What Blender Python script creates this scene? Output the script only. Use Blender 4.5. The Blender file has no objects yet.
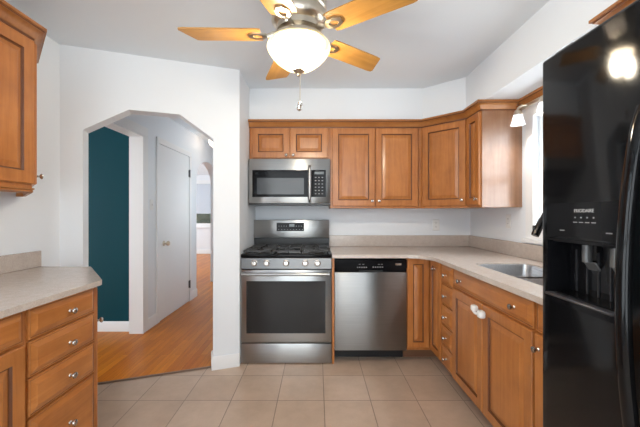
import bpy, bmesh, math, random
from mathutils import Vector, Matrix
random.seed(7)
PI = math.pi
C = bpy.context.scene.collection
SC = bpy.context.scene

# ------------------------------------------------------------------ camera
CZ, F, VX, VY = 1.26, 326.0, 317.0, 213.0
cd = bpy.data.cameras.new('camera')
cam = bpy.data.objects.new('camera', cd); C.objects.link(cam)
cam.location = (0, 0, CZ); cam.rotation_euler = (PI/2, 0, 0)
cd.sensor_width = 36.0; cd.lens = 36.0*F/640
cd.shift_x = (320-VX)/640; cd.shift_y = (VY-213.5)/640
cd.clip_start = 0.02
SC.camera = cam

# ------------------------------------------------------------------ sky, lights, exposure
W = bpy.data.worlds.new('sky'); SC.world = W; W.use_nodes = True
W.node_tree.nodes['Background'].inputs[0].default_value = (0.87, 0.95, 1.0, 1)
W.node_tree.nodes['Background'].inputs[1].default_value = 3.9
SC.view_settings.view_transform = 'Standard'
SC.view_settings.look = 'None'
SC.view_settings.gamma = 1.0
SC.view_settings.use_curve_mapping = False
SC.view_settings.exposure = 0.70

def lamp(name, kind, loc, energy, col, size=0.05, rot=None, size_y=None):
    l = bpy.data.lights.new(name, kind); l.energy = energy; l.color = col
    if kind == 'AREA':
        l.size = size
        if size_y: l.shape = 'RECTANGLE'; l.size_y = size_y
    else:
        l.shadow_soft_size = size
    o = bpy.data.objects.new(name, l); C.objects.link(o); o.location = loc
    if rot: o.rotation_euler = rot
    return o
def portal(name, loc, rot, sx, sy):
    o = lamp(name, 'AREA', loc, 1, (1, 1, 1), sx, rot, sy)
    o.data.cycles.is_portal = True
    return o
# daylight portals at the openings (sink window, far room; added rear, left, hall and side-room openings)
portal('added_rear_window_portal', (-0.1, -1.82, 1.25), (PI/2, 0, 0), 2.2, 2.1)
portal('sink_window_portal', (1.74, 1.985, 1.565), (0, PI/2, 0), 1.0, 1.0)
portal('added_left_window_portal', (-1.96, -0.65, 1.25), (0, -PI/2, 0), 1.9, 1.9)
portal('side_room_portal', (-4.68, 1.9, 1.3), (0, -PI/2, 0), 2.0, 2.4)
portal('far_room_portal', (-3.45, 10.2, 1.5), (-PI/2, 0, 0), 0.9, 1.4)
portal('hall_side_portal', (-0.60, 4.74, 1.65), (0, PI/2, 0), 0.9, 0.6)
portal('hall_end_portal', (-1.30, 8.16, 1.1), (-PI/2, 0, 0), 0.9, 2.1)
portal('far_side_portal', (-5.18, 7.6, 1.3), (0, -PI/2, 0), 2.0, 2.8)

# ------------------------------------------------------------------ materials
def mat(name, col, rough=0.5, metal=0.0, coat=0.0, **kw):
    m = bpy.data.materials.new(name); m.use_nodes = True
    b = m.node_tree.nodes['Principled BSDF']
    b.inputs['Base Color'].default_value = (*col, 1)
    b.inputs['Roughness'].default_value = rough
    b.inputs['Metallic'].default_value = metal
    b.inputs['Coat Weight'].default_value = coat
    b.inputs['Coat Roughness'].default_value = 0.08
    for k, v in kw.items(): b.inputs[k].default_value = v
    return m
def N(m, t): return m.node_tree.nodes.new(t)
def L(m, a, b): m.node_tree.links.new(a, b)
def P(m): return m.node_tree.nodes['Principled BSDF']
def ramp(m, fac, stops):
    r = N(m, 'ShaderNodeValToRGB'); L(m, fac, r.inputs[0])
    e = r.color_ramp.elements
    while len(e) < len(stops): e.new(0.5)
    for i, (p, c) in enumerate(stops): e[i].position = p; e[i].color = (*c, 1)
    return r
def coords(m, scale=(1, 1, 1), loc=(0, 0, 0), rot=(0, 0, 0), rnd=False):
    tc = N(m, 'ShaderNodeTexCoord'); mp = N(m, 'ShaderNodeMapping')
    mp.inputs['Scale'].default_value = scale; mp.inputs['Location'].default_value = loc; mp.inputs['Rotation'].default_value = rot
    if rnd:
        oi = N(m, 'ShaderNodeObjectInfo'); ml = N(m, 'ShaderNodeMath'); ml.operation = 'MULTIPLY'; ml.inputs[1].default_value = 37.0
        L(m, oi.outputs['Random'], ml.inputs[0])
        ad = N(m, 'ShaderNodeVectorMath'); ad.operation = 'ADD'
        L(m, tc.outputs['Object'], ad.inputs[0]); L(m, ml.outputs[0], ad.inputs[1])
        L(m, ad.outputs[0], mp.inputs['Vector'])
    else:
        L(m, tc.outputs['Object'], mp.inputs['Vector'])
    return mp.outputs[0]
def noise(m, vec, scale, detail=3, rough=0.55, dist=0.0):
    n = N(m, 'ShaderNodeTexNoise'); L(m, vec, n.inputs['Vector'])
    n.inputs['Scale'].default_value = scale; n.inputs['Detail'].default_value = detail
    n.inputs['Roughness'].default_value = rough; n.inputs['Distortion'].default_value = dist
    return n.outputs['Fac']
def bump(m, h, strength, dist=0.002):
    b = N(m, 'ShaderNodeBump'); b.inputs['Strength'].default_value = strength; b.inputs['Distance'].default_value = dist
    L(m, h, b.inputs['Height']); L(m, b.outputs[0], P(m).inputs['Normal'])
def wood(name, dark, mid, light, axis=2, rough=0.35, coat=0.25, rnd=True):
    m = mat(name, mid, rough, coat=coat)
    P(m).inputs['Coat Roughness'].default_value = 0.2
    s = [16, 16, 16]; s[axis] = 1.3
    v = coords(m, tuple(s), rnd=rnd)
    n = noise(m, v, 1.6, 5, 0.6, 0.6)
    r = ramp(m, n, [(0.28, dark), (0.5, mid), (0.75, light)])
    n2 = noise(m, coords(m, rnd=rnd), 5.0, 3, 0.6)
    r2 = ramp(m, n2, [(0.3, (0.84, 0.80, 0.76)), (0.7, (1.12, 1.14, 1.18))])
    mx = N(m, 'ShaderNodeMix'); mx.data_type = 'RGBA'; mx.blend_type = 'MULTIPLY'; mx.inputs[0].default_value = 1.0
    L(m, r.outputs[0], mx.inputs[6]); L(m, r2.outputs[0], mx.inputs[7]); L(m, mx.outputs[2], P(m).inputs['Base Color'])
    bump(m, n, 0.05)
    return m
def paint(name, col, rough=0.6):
    m = mat(name, col, rough)
    n = noise(m, coords(m), 90, 2)
    bump(m, n, 0.06, 0.001)
    return m
def steel(name, col, rough, axis=0):
    m = mat(name, col, rough, 1.0)
    s = [400, 400, 400]; s[axis] = 3
    n = noise(m, coords(m, tuple(s)), 1.0, 2)
    r = ramp(m, n, [(0.3, tuple(c*0.88 for c in col)), (0.7, col)])
    L(m, r.outputs[0], P(m).inputs['Base Color'])
    P(m).inputs['Anisotropic'].default_value = 0.85
    cv = N(m, 'ShaderNodeCombineXYZ'); cv.inputs[2].default_value = 1.0; L(m, cv.outputs[0], P(m).inputs['Tangent'])
    rr = N(m, 'ShaderNodeMapRange'); L(m, n, rr.inputs[0]); rr.inputs[3].default_value = rough-0.05; rr.inputs[4].default_value = rough+0.07
    L(m, rr.outputs[0], P(m).inputs['Roughness'])
    return m
def glass(name, tint=(1, 1, 1), refl=0.08):
    m = bpy.data.materials.new(name); m.use_nodes = True; m.node_tree.nodes.clear()
    o = N(m, 'ShaderNodeOutputMaterial'); mx = N(m, 'ShaderNodeMixShader'); mx.inputs[0].default_value = refl
    t = N(m, 'ShaderNodeBsdfTransparent'); t.inputs[0].default_value = (*tint, 1)
    g = N(m, 'ShaderNodeBsdfGlossy'); g.inputs['Roughness'].default_value = 0.02
    L(m, t.outputs[0], mx.inputs[1]); L(m, g.outputs[0], mx.inputs[2]); L(m, mx.outputs[0], o.inputs[0])
    return m
def lampglass(name, col, emit, strength):
    m = bpy.data.materials.new(name); m.use_nodes = True; m.node_tree.nodes.clear()
    o = N(m, 'ShaderNodeOutputMaterial'); a = N(m, 'ShaderNodeAddShader'); mx = N(m, 'ShaderNodeMixShader'); mx.inputs[0].default_value = 0.5
    t = N(m, 'ShaderNodeBsdfTranslucent'); t.inputs[0].default_value = (*col, 1)
    d = N(m, 'ShaderNodeBsdfDiffuse'); d.inputs[0].default_value = (*col, 1)
    e = N(m, 'ShaderNodeEmission'); e.inputs[0].default_value = (*emit, 1); e.inputs[1].default_value = strength
    L(m, t.outputs[0], mx.inputs[1]); L(m, d.outputs[0], mx.inputs[2])
    L(m, mx.outputs[0], a.inputs[0]); L(m, e.outputs[0], a.inputs[1]); L(m, a.outputs[0], o.inputs[0])
    return m

WALL = paint('wall_paint', (0.79, 0.82, 0.855))
CEIL = paint('ceiling_paint', (0.78, 0.835, 0.885), 0.8)
WHITE = mat('white_trim_paint', (0.82, 0.82, 0.82), 0.35)
TEAL = paint('teal_paint', (0.005, 0.052, 0.068), 0.5)
P(TEAL).inputs['Specular IOR Level'].default_value = 0.12
WOODV = wood('maple_stain_upright', (0.345, 0.115, 0.024), (0.435, 0.158, 0.037), (0.50, 0.198, 0.052), 2)
WOODH = wood('maple_stain_level', (0.345, 0.115, 0.024), (0.435, 0.158, 0.037), (0.50, 0.198, 0.052), 0)
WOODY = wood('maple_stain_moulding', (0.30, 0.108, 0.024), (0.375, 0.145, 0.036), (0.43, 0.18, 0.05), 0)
GLAZE = mat('dark_glaze', (0.13, 0.043, 0.013), 0.45)
FANWOOD = wood('oak_blade', (0.40, 0.185, 0.035), (0.50, 0.25, 0.055), (0.58, 0.31, 0.08), 0, 0.4, 0.15)
STEEL = steel('brushed_steel', (0.41, 0.41, 0.405), 0.30, 0)
STEELV = steel('brushed_steel_upright', (0.30, 0.297, 0.293), 0.34, 0)
PSTEEL = steel('control_panel_steel', (0.20, 0.20, 0.20), 0.32, 0)
SINKST = steel('sink_steel', (0.62, 0.63, 0.65), 0.28, 1)
CHROME = mat('polished_nickel', (0.72, 0.69, 0.65), 0.18, 1.0)
NICKEL = mat('brushed_nickel', (0.60, 0.53, 0.43), 0.28, 1.0)
KNOBM = mat('pewter_knob', (0.52, 0.48, 0.44), 0.27, 1.0)
BLACK = mat('black_gloss', (0.006, 0.006, 0.007), 0.07)
P(BLACK).inputs['Specular IOR Level'].default_value = 0.13
FRIDGE = mat('black_fridge_enamel', (0.004, 0.004, 0.0045), 0.09)
P(FRIDGE).inputs['Specular IOR Level'].default_value = 0.24
fv = coords(FRIDGE, (1, 1, 1)); bump(FRIDGE, noise(FRIDGE, fv, 260, 2), 0.02, 0.0004)
BLACKM = mat('black_plastic', (0.012, 0.012, 0.013), 0.35)
IRON = mat('cast_iron', (0.045, 0.045, 0.046), 0.42)
DKGREY = mat('dark_grey_metal', (0.08, 0.08, 0.085), 0.4, 0.6)
OVENGL = mat('oven_glass', (0.012, 0.012, 0.013), 0.05)
P(OVENGL).inputs['Specular IOR Level'].default_value = 0.4
MWGL = mat('microwave_screen', (0.035, 0.035, 0.036), 0.12)
GREYTXT = mat('grey_print', (0.25, 0.25, 0.26), 0.5)
WHITEPL = mat('white_plastic', (0.80, 0.80, 0.79), 0.35)
CREAM = mat('clear_white_plastic', (0.85, 0.85, 0.83), 0.25)
BRONZE = mat('dark_bronze', (0.035, 0.033, 0.034), 0.25, 0.8)
PANE = glass('window_glass')
BOWL = lampglass('alabaster_glass', (0.055, 0.047, 0.03), (1.0, 0.78, 0.42), 0.30)
_o = [n for n in BOWL.node_tree.nodes if n.type == 'OUTPUT_MATERIAL'][0]; _a = _o.inputs[0].links[0].from_socket
_m = N(BOWL, 'ShaderNodeMixShader'); _m.inputs[0].default_value = 0.40
_t = N(BOWL, 'ShaderNodeBsdfTransparent'); _t.inputs[0].default_value = (1.0, 0.95, 0.85, 1)
L(BOWL, _a, _m.inputs[1]); L(BOWL, _t.outputs[0], _m.inputs[2]); L(BOWL, _m.outputs[0], _o.inputs[0])
SHADE = lampglass('frosted_shade_glass', (0.32, 0.33, 0.34), (1.0, 0.98, 0.95), 0.25)
HALLGL = lampglass('hall_globe_glass', (0.9, 0.85, 0.8), (1.0, 0.80, 0.62), 1.0)
BLINDM = mat('white_blind', (0.60, 0.64, 0.70), 0.6)
LEAF = mat('hedge_leaf', (0.016, 0.022, 0.010), 0.8)
CLOCK = mat('clock_screen', (0.10, 0.12, 0.13), 0.15)
SLOT = mat('socket_slot', (0.25, 0.25, 0.25), 0.5)
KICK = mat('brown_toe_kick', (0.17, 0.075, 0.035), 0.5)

def counter_mat():
    m = mat('quartz_worktop', (0.5, 0.45, 0.4), 0.16)
    v = coords(m)
    n1 = noise(m, v, 260, 3, 0.7); n2 = noise(m, v, 30, 3, 0.6)
    mx = N(m, 'ShaderNodeMath'); mx.operation = 'ADD'; L(m, n1, mx.inputs[0])
    ml = N(m, 'ShaderNodeMath'); ml.operation = 'MULTIPLY'; ml.inputs[1].default_value = 0.35; L(m, n2, ml.inputs[0]); L(m, ml.outputs[0], mx.inputs[1])
    r = ramp(m, mx.outputs[0], [(0.40, (0.40, 0.335, 0.29)), (0.65, (0.52, 0.445, 0.395)), (0.92, (0.62, 0.555, 0.50))])
    L(m, r.outputs[0], P(m).inputs['Base Color'])
    return m
COUNTER = counter_mat()
TILE_X, TILE_Y, TX0, TY0 = 0.3125, 0.335, 0.047, 2.526
def tile_mat():
    m = mat('beige_floor_tile', (0.5, 0.4, 0.3), 0.3)
    b = N(m, 'ShaderNodeTexBrick'); b.offset = 0.0; b.squash = 1.0
    L(m, coords(m, (1, 1, 1), (10*TILE_X-TX0, 10*TILE_Y-TY0, 0)), b.inputs['Vector'])
    b.inputs['Scale'].default_value = 1.0; b.inputs['Brick Width'].default_value = TILE_X; b.inputs['Row Height'].default_value = TILE_Y
    b.inputs['Mortar Size'].default_value = 0.0028; b.inputs['Mortar Smooth'].default_value = 0.1; b.inputs['Bias'].default_value = 0.0
    b.inputs['Color1'].default_value = (0.485, 0.36, 0.27, 1); b.inputs['Color2'].default_value = (0.54, 0.41, 0.315, 1)
    b.inputs['Mortar'].default_value = (0.25, 0.19, 0.15, 1)
    v = coords(m); n = noise(m, v, 5, 6, 0.65)
    r = ramp(m, n, [(0.3, (0.86, 0.84, 0.82)), (0.7, (1.06, 1.05, 1.04))])
    mx = N(m, 'ShaderNodeMix'); mx.data_type = 'RGBA'; mx.blend_type = 'MULTIPLY'; mx.inputs[0].default_value = 1.0
    L(m, b.outputs['Color'], mx.inputs[6]); L(m, r.outputs[0], mx.inputs[7]); L(m, mx.outputs[2], P(m).inputs['Base Color'])
    iv = N(m, 'ShaderNodeMath'); iv.operation = 'SUBTRACT'; iv.inputs[0].default_value = 1.0; L(m, b.outputs['Fac'], iv.inputs[1])
    bump(m, iv.outputs[0], 0.5, 0.0015)
    return m
def plank_mat():
    m = mat('oak_strip_floor', (0.5, 0.2, 0.05), 0.34)
    P(m).inputs['Specular IOR Level'].default_value = 0.22
    b = N(m, 'ShaderNodeTexBrick'); b.offset = 0.37; b.offset_frequency = 2; b.squash = 1.0
    L(m, coords(m, (1, 1, 1), (20, 20, 0), (0, 0, PI/2)), b.inputs['Vector'])
    b.inputs['Scale'].default_value = 1.0; b.inputs['Brick Width'].default_value = 0.9; b.inputs['Row Height'].default_value = 0.058
    b.inputs['Mortar Size'].default_value = 0.0007; b.inputs['Bias'].default_value = 0.0
    b.inputs['Color1'].default_value = (0.46, 0.125, 0.004, 1); b.inputs['Color2'].default_value = (0.62, 0.205, 0.011, 1)
    b.inputs['Mortar'].default_value = (0.16, 0.055, 0.015, 1)
    n = noise(m, coords(m, (40, 2.5, 1)), 1.0, 5, 0.65, 0.8)
    r = ramp(m, n, [(0.3, (0.78, 0.74, 0.70)), (0.7, (1.1, 1.1, 1.1))])
    mx = N(m, 'ShaderNodeMix'); mx.data_type = 'RGBA'; mx.blend_type = 'MULTIPLY'; mx.inputs[0].default_value = 1.0
    L(m, b.outputs['Color'], mx.inputs[6]); L(m, r.outputs[0], mx.inputs[7]); L(m, mx.outputs[2], P(m).inputs['Base Color'])
    return m
TILE = tile_mat(); PLANK = plank_mat()

# ------------------------------------------------------------------ mesh helpers
def tagnew(bm, before, mi):
    if mi:
        for f in bm.faces:
            if f not in before: f.material_index = mi
def box(bm, x0, x1, y0, y1, z0, z1, bev=0.0, seg=1, mi=0, M=None):
    before = set(bm.faces) if mi else ()
    v = bmesh.ops.create_cube(bm, size=1.0)['verts']
    mtx = Matrix.Translation(((x0+x1)/2, (y0+y1)/2, (z0+z1)/2)) @ Matrix.Diagonal((abs(x1-x0), abs(y1-y0), abs(z1-z0), 1))
    if M is not None: mtx = M @ mtx
    bmesh.ops.transform(bm, matrix=mtx, verts=v)
    if bev:
        e = list({e for q in v for e in q.link_edges})
        bmesh.ops.bevel(bm, geom=e, offset=bev, segments=seg, profile=0.5, affect='EDGES')
    tagnew(bm, before, mi)
def lathe(bm, prof, M=None, seg=24, mi=0):
    """profile of (radius, height) turned about local z; M places it."""
    M = M or Matrix.Identity(4)
    before = set(bm.faces) if mi else ()
    rings = []
    for r, z in prof:
        if r < 1e-6: rings.append([bm.verts.new(M @ Vector((0, 0, z)))])
        else: rings.append([bm.verts.new(M @ Vector((r*math.cos(2*PI*k/seg), r*math.sin(2*PI*k/seg), z))) for k in range(seg)])
    for a, b in zip(rings, rings[1:]):
        for k in range(seg):
            k2 = (k+1) % seg
            if len(a) == 1 and len(b) == 1: continue
            if len(a) == 1: f = [a[0], b[k2], b[k]]
            elif len(b) == 1: f = [a[k], a[k2], b[0]]
            else: f = [a[k], a[k2], b[k2], b[k]]
            try: bm.faces.new(f)
            except ValueError: pass
    tagnew(bm, before, mi)
def tube(bm, pts, r, seg=10, mi=0, flat=1.0, up=None):
    """round tube through pts; r is a number or a list; flat squashes the section along its second axis."""
    before = set(bm.faces) if mi else ()
    pts = [Vector(p) for p in pts]; n = len(pts)
    rs = r if isinstance(r, (list, tuple)) else [r]*n
    rings = []; ref = Vector(up) if up else None
    for i, p in enumerate(pts):
        t = (pts[min(i+1, n-1)] - pts[max(i-1, 0)]).normalized()
        if ref is None: ref = Vector((0, 0, 1)) if abs(t.z) < 0.9 else Vector((1, 0, 0))
        a = (ref - t*ref.dot(t)).normalized(); b = t.cross(a)
        if not up: ref = a
        rings.append([bm.verts.new(p + a*(rs[i]*math.cos(2*PI*k/seg)) + b*(rs[i]*flat*math.sin(2*PI*k/seg))) for k in range(seg)])
    for A, B in zip(rings, rings[1:]):
        for k in range(seg): bm.faces.new([A[k], A[(k+1) % seg], B[(k+1) % seg], B[k]])
    bm.faces.new(rings[0][::-1]); bm.faces.new(rings[-1])
    tagnew(bm, before, mi)
def plate(bm, outline, holes, h, M=None, mi=0):
    """flat 2-D outline with holes in local xy, thickened by h along local z."""
    before = set(bm.faces)
    vs = []; es = []
    for loop in [outline]+list(holes):
        lv = [bm.verts.new((p[0], p[1], 0)) for p in loop]; vs += lv
        for a, b in zip(lv, lv[1:]+lv[:1]): es.append(bm.edges.new((a, b)))
    bmesh.ops.triangle_fill(bm, use_beauty=True, use_dissolve=False, edges=es)
    fs = [f for f in bm.faces if f not in before]
    ex = bmesh.ops.extrude_face_region(bm, geom=fs)['geom']
    ev = [g for g in ex if isinstance(g, bmesh.types.BMVert)]
    bmesh.ops.translate(bm, vec=(0, 0, h), verts=ev)
    if M is not None: bmesh.ops.transform(bm, matrix=M, verts=vs+ev)
    if mi: tagnew(bm, before, mi)
def sweep(bm, path, prof, z=0.0, glaze=()):
    """profile (out, height) swept along a level 2-D path with mitred corners; out is to the right of the path."""
    P2 = [Vector(p) for p in path]; n = len(P2); rows = []
    for i, p in enumerate(P2):
        d0 = (P2[i]-P2[i-1]).normalized() if i > 0 else (P2[1]-P2[0]).normalized()
        d1 = (P2[i+1]-P2[i]).normalized() if i < n-1 else d0
        n0 = Vector((d0.y, -d0.x)); n1 = Vector((d1.y, -d1.x))
        m = (n0+n1); m = m/m.length; m = m/max(0.3, m.dot(n0))
        rows.append([bm.verts.new((p.x+m.x*o, p.y+m.y*o, z+h)) for o, h in prof])
    k = len(prof)
    for A, B in zip(rows, rows[1:]):
        for j in range(k):
            f = bm.faces.new([A[j], A[(j+1) % k], B[(j+1) % k], B[j]])
            if j in glaze: f.material_index = 1
    bm.faces.new(rows[0]); bm.faces.new(rows[-1][::-1])
def obj(name, bm, mats, parent=None, loc=(0, 0, 0), rot=(0, 0, 0), smooth=True, ang=38):
    if not isinstance(mats, (list, tuple)): mats = [mats]
    bmesh.ops.recalc_face_normals(bm, faces=bm.faces[:])
    me = bpy.data.meshes.new(name); bm.to_mesh(me); bm.free()
    for m in mats: me.materials.append(m)
    if smooth:
        for p in me.polygons: p.use_smooth = True
        me.set_sharp_from_angle(angle=math.radians(ang))
    o = bpy.data.objects.new(name, me); C.objects.link(o)
    o.location = loc; o.rotation_euler = rot
    if parent: o.parent = parent
    return o
def B(): return bmesh.new()
def qbox(name, m, parent, *a, bev=0.0, seg=1, loc=(0, 0, 0), rot=(0, 0, 0)):
    bm = B(); box(bm, *a, bev=bev, seg=seg); return obj(name, bm, m, parent, loc, rot)
def thing(name, label, cat, loc=(0, 0, 0), rotz=0.0, group=None):
    o = bpy.data.objects.new(name, None); C.objects.link(o); o.empty_display_size = 0.1
    o.location = loc; o.rotation_euler = (0, 0, rotz)
    return tag(o, label, cat, group)
def tag(o, label, cat, group=None):
    o['label'] = label; o['category'] = cat
    if group: o['group'] = group
    return o
def struct(o, label=None):
    o['kind'] = 'structure'
    if label: o['label'] = label
    return o
def dup(root, loc=None, label=None):
    r = root.copy(); C.objects.link(r)
    if loc is not None: r.location = loc
    if label: r['label'] = label
    for ch in list(root.children):
        c = ch.copy(); C.objects.link(c); c.parent = r
        for g in list(ch.children):
            d = g.copy(); C.objects.link(d); d.parent = c
    return r
def text_mesh(txt, size, depth=0.0004):
    cu = bpy.data.curves.new('lettering', 'FONT'); cu.body = txt; cu.size = size; cu.extrude = depth; cu.align_x = 'CENTER'; cu.align_y = 'CENTER'
    o = bpy.data.objects.new('lettering', cu); C.objects.link(o)
    dg = bpy.context.evaluated_depsgraph_get(); dg.update()
    me = bpy.data.meshes.new_from_object(o.evaluated_get(dg))
    bpy.data.objects.remove(o)
    return me
RX = Matrix.Rotation(PI/2, 4, 'X')      # local xy plate -> stands up in xz, thickness towards -y
def upright(origin, ang):
    """plate x -> along the wall (heading ang), plate y -> up, thickness -> to the left of the heading."""
    u = Vector((math.cos(ang), math.sin(ang), 0)); n = Vector((-math.sin(ang), math.cos(ang), 0))
    M = Matrix.Identity(4)
    for i in range(3): M[i][0] = u[i]; M[i][1] = (0, 0, 1)[i]; M[i][2] = n[i]; M[i][3] = origin[i]
    return M
def rect(x0, x1, y0, y1): return [(x0, y0), (x1, y0), (x1, y1), (x0, y1)]
def wall(name, origin, ang, outline, holes, h, m, parent=None):
    bm = B(); plate(bm, outline, holes, h, upright(origin, ang)); o = obj(name, bm, m, parent, smooth=False); return struct(o)

# ------------------------------------------------------------------ the room
CH = 2.44
XR, XL, YB, YF = 1.60, -1.80, 3.40, -1.70
A0 = Vector((-1.80, 2.28)); B0 = Vector((-0.64, 2.69))
AL = (B0-A0).length; AA = math.atan2(B0.y-A0.y, B0.x-A0.x)
un = Vector((-math.sin(AA), math.cos(AA)))
TH = 0.12
# floors
def flat(name, poly, z0, z1, m):
    bm = B(); plate(bm, poly, [], z1-z0, Matrix.Translation((0, 0, z0))); return struct(obj(name, bm, m, smooth=False))
m0 = A0+un*0.06; m1 = B0+un*0.06
flat('floor', [(XL, YF), (XR, YF), (XR, YB), (m1.x, YB), (m1.x, m1.y), (m0.x, m0.y), (XL, m0.y)], -0.05, 0.0, TILE)
flat('floor_hall', [(m0.x, m0.y), (m1.x, m1.y), (-0.64, 11), (-5.2, 11), (-5.2, 0.2), (-1.95, 0.2), (-1.95, m0.y)], -0.05, 0.0, PLANK)
flat('ceiling', rect(-5.3, XR+0.12, YF-0.1, 11.0), CH, CH+0.06, CEIL)
# kitchen walls
wall('wall_back', (-0.64, YB, 0), 0.0, rect(0, XR+0.76, 0, CH), [], TH, WALL)
wall('wall_return', (-0.64, YB, 0), -PI/2, rect(0, YB-B0.y-0.0, 0, CH), [], -0.12, WALL)
WY0, WY1, WZ0, WZ1 = 1.50, 2.47, 1.07, 2.06
wall('wall_right', (XR, YF, 0), PI/2, rect(0, YB-YF, 0, CH), [rect(WY0+0.05-YF, WY1-0.05-YF, WZ0+0.05, WZ1-0.05)], -0.12, WALL)
wall('wall_left', (XL, YF, 0), PI/2, rect(0, A0.y-YF, 0, CH), [rect(0.1, 2.0, 0.3, 2.2)], 0.12, WALL)
wall('wall_rear', (XL-0.12, YF, 0), 0.0, rect(0, XR-XL+0.24, 0, CH), [rect(0.72, 2.92, 0.2, 2.3)], -0.10, WALL)
# the angled wall with the clipped arch
sL, sR, s1, s2, zs, zt = 0.138, 1.025, 0.425, 0.775, 1.855, 2.028
wall('wall_arch', (A0.x, A0.y, 0), AA, [(0, 0), (sL, 0), (sL, zs), (s1, zt), (s2, zt), (sR, zs), (sR, 0), (AL, 0), (AL, CH), (0, CH)], [], TH, WALL)
# soffit above the wall cabinets, over the window to the near end
bm = B(); plate(bm, [(-0.64, YB), (-0.64, 3.09), (1.0, 3.09), (1.29, 2.83), (1.29, YF), (XR, YF), (XR, YB)], [], CH-2.13, Matrix.Translation((0, 0, 2.13)))
struct(obj('ceiling_soffit', bm, WALL, smooth=False))
# rear window frame, unseen behind the camera, added to light the room
def window(name, parts):
    w = bpy.data.objects.new(name, None); C.objects.link(w); struct(w)
    return w
w2 = window('added_window_2', None); w2['label'] = 'wide white framed window added opposite the range to let in daylight'
bm = B()
for x in (-1.2, -0.1, 1.0): box(bm, x-0.035, x+0.035, YF-0.09, YF-0.01, 0.2, 2.3)
for z in (0.2, 1.25, 2.3): box(bm, -1.2, 1.0, YF-0.09, YF-0.01, z-0.035, z+0.035)
obj('window_frame', bm, WHITE, w2)
qbox('pane', PANE, w2, -1.2, 1.0, YF-0.055, YF-0.05, 0.2, 2.3)

w4 = window('added_window_4', None); w4['label'] = 'white framed window added in the near left wall for daylight'  # unseen window, added to brighten the right-hand cabinets
bm = B()
for y in (-1.6, -0.65, 0.3): box(bm, XL-0.09, XL-0.03, y-0.03, y+0.03, 0.3, 2.2)
for z in (0.3, 1.25, 2.2): box(bm, XL-0.09, XL-0.03, -1.6, 0.3, z-0.03, z+0.03)
obj('window_frame', bm, WHITE, w4)
qbox('pane', PANE, w4, XL-0.065, XL-0.06, -1.6, 0.3, 0.3, 2.2)

# sink window
w1 = window('window_1', None); w1['label'] = 'bright white framed window above the sink'
bm = B()
plate(bm, rect(WY0, WY1, WZ0, WZ1), [rect(WY0+0.085, WY1-0.085, WZ0+0.085, WZ1-0.085)], 0.02, upright((XR, 0, 0), PI/2))
bmesh.ops.translate(bm, vec=(0, 0, 0), verts=bm.verts[:])
obj('casing', bm, WHITE, w1)
bm = B()
plate(bm, rect(WY0+0.05, WY1-0.05, WZ0+0.05, WZ1-0.05), [rect(WY0+0.10, WY1-0.10, WZ0+0.10, 1.53), rect(WY0+0.10, WY1-0.10, 1.58, WZ1-0.10)], -0.05, upright((XR+0.05, 0, 0), PI/2))
obj('sash', bm, WHITE, w1)
qbox('pane', PANE, w1, XR+0.07, XR+0.075, WY0+0.10, WY1-0.10, WZ0+0.10, WZ1-0.10)
qbox('window_sill', WHITE, w1, XR-0.045, XR-0.002, WY0-0.02, WY1+0.02, WZ0-0.03, WZ0-0.002, bev=0.004)

# baseboards of the kitchen
def base_along(name, p, q, h=0.12, t=0.014, m=WHITE, z=0.0):
    bm = B(); sweep(bm, [p, q], [(0.001, 0), (t, 0), (t, h-0.02), (t*0.5, h), (0.001, h)], z); return struct(obj(name, bm, m))
pA = A0+Vector((math.cos(AA), math.sin(AA)))*sR
ua = Vector((math.cos(AA), math.sin(AA)))
bm = B()
pA2 = pA+un*0.13
sweep(bm, [tuple(pA2), tuple(pA), tuple(B0)], [(0.001, 0), (0.014, 0), (0.014, 0.088), (0.007, 0.105), (0.001, 0.105)])
struct(obj('baseboard_arch', bm, WHITE))
# threshold strip in the arch
bm = B(); q0 = A0+ua*(sL+0.002)+un*0.045; q1 = A0+ua*(sR-0.016)+un*0.045
sweep(bm, [tuple(q0), tuple(q1)], [(0, 0), (0.012, 0.006), (-0.02, 0.006), (-0.03, 0)], 0.0)
struct(obj('trim_1', bm, mat('threshold_wood', (0.16, 0.08, 0.04), 0.4)), 'thin dark wooden threshold strip between tile and hall floor')

# ------------------------------------------------------------------ hall and rooms beyond
HX = -1.83
# hall left wall with side-room doorway, closed door, far round arch
def arc(cx, cz, r, rz, a0, a1, n): return [(cx+r*math.cos(a0+(a1-a0)*k/n), cz+rz*math.sin(a0+(a1-a0)*k/n)) for k in range(n+1)]
def hx(y): return y-2.40
ar = arc(hx(5.47), 1.78, 0.52, 0.33, PI, 0, 14)
out = [(0, CH), (0, 2.075), (hx(3.41), 2.075), (hx(3.41), 0), (hx(4.95), 0), (hx(4.95), 1.78)]+ar[1:-1]+[(hx(5.99), 1.78), (hx(5.99), 0), (hx(8.0), 0), (hx(8.0), CH)]
wall('wall_hall', (HX, 2.40, 0), PI/2, out, [], 0.125, WALL)
wall('wall_hall_end', (HX-0.14, 8.0, 0), 0, rect(0, 1.4, 0, CH), [rect(0.25, 1.1, 0.05, 2.1)], 0.12, WALL)  # unseen end opening added for daylight along the hall floor
wall('wall_hall_right', (-0.76, 2.79, 0), PI/2, rect(0, 5.2, 0, CH), [rect(1.65, 2.25, 1.2, 2.1)], -0.05, WALL)
w5 = window('added_window_5', None); w5['label'] = 'small white framed window added on the right side of the hall for daylight'  # unseen window, added to light the hall's left wall and door
bm = B()
for y in (4.44, 5.04): box(bm, -0.755, -0.715, y-0.03, y+0.03, 1.2, 2.1)
for z in (1.2, 1.65, 2.1): box(bm, -0.755, -0.715, 4.44, 5.04, z-0.03, z+0.03)
obj('window_frame', bm, WHITE, w5)
qbox('pane', PANE, w5, -0.737, -0.733, 4.44, 5.04, 1.2, 2.1)
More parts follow.
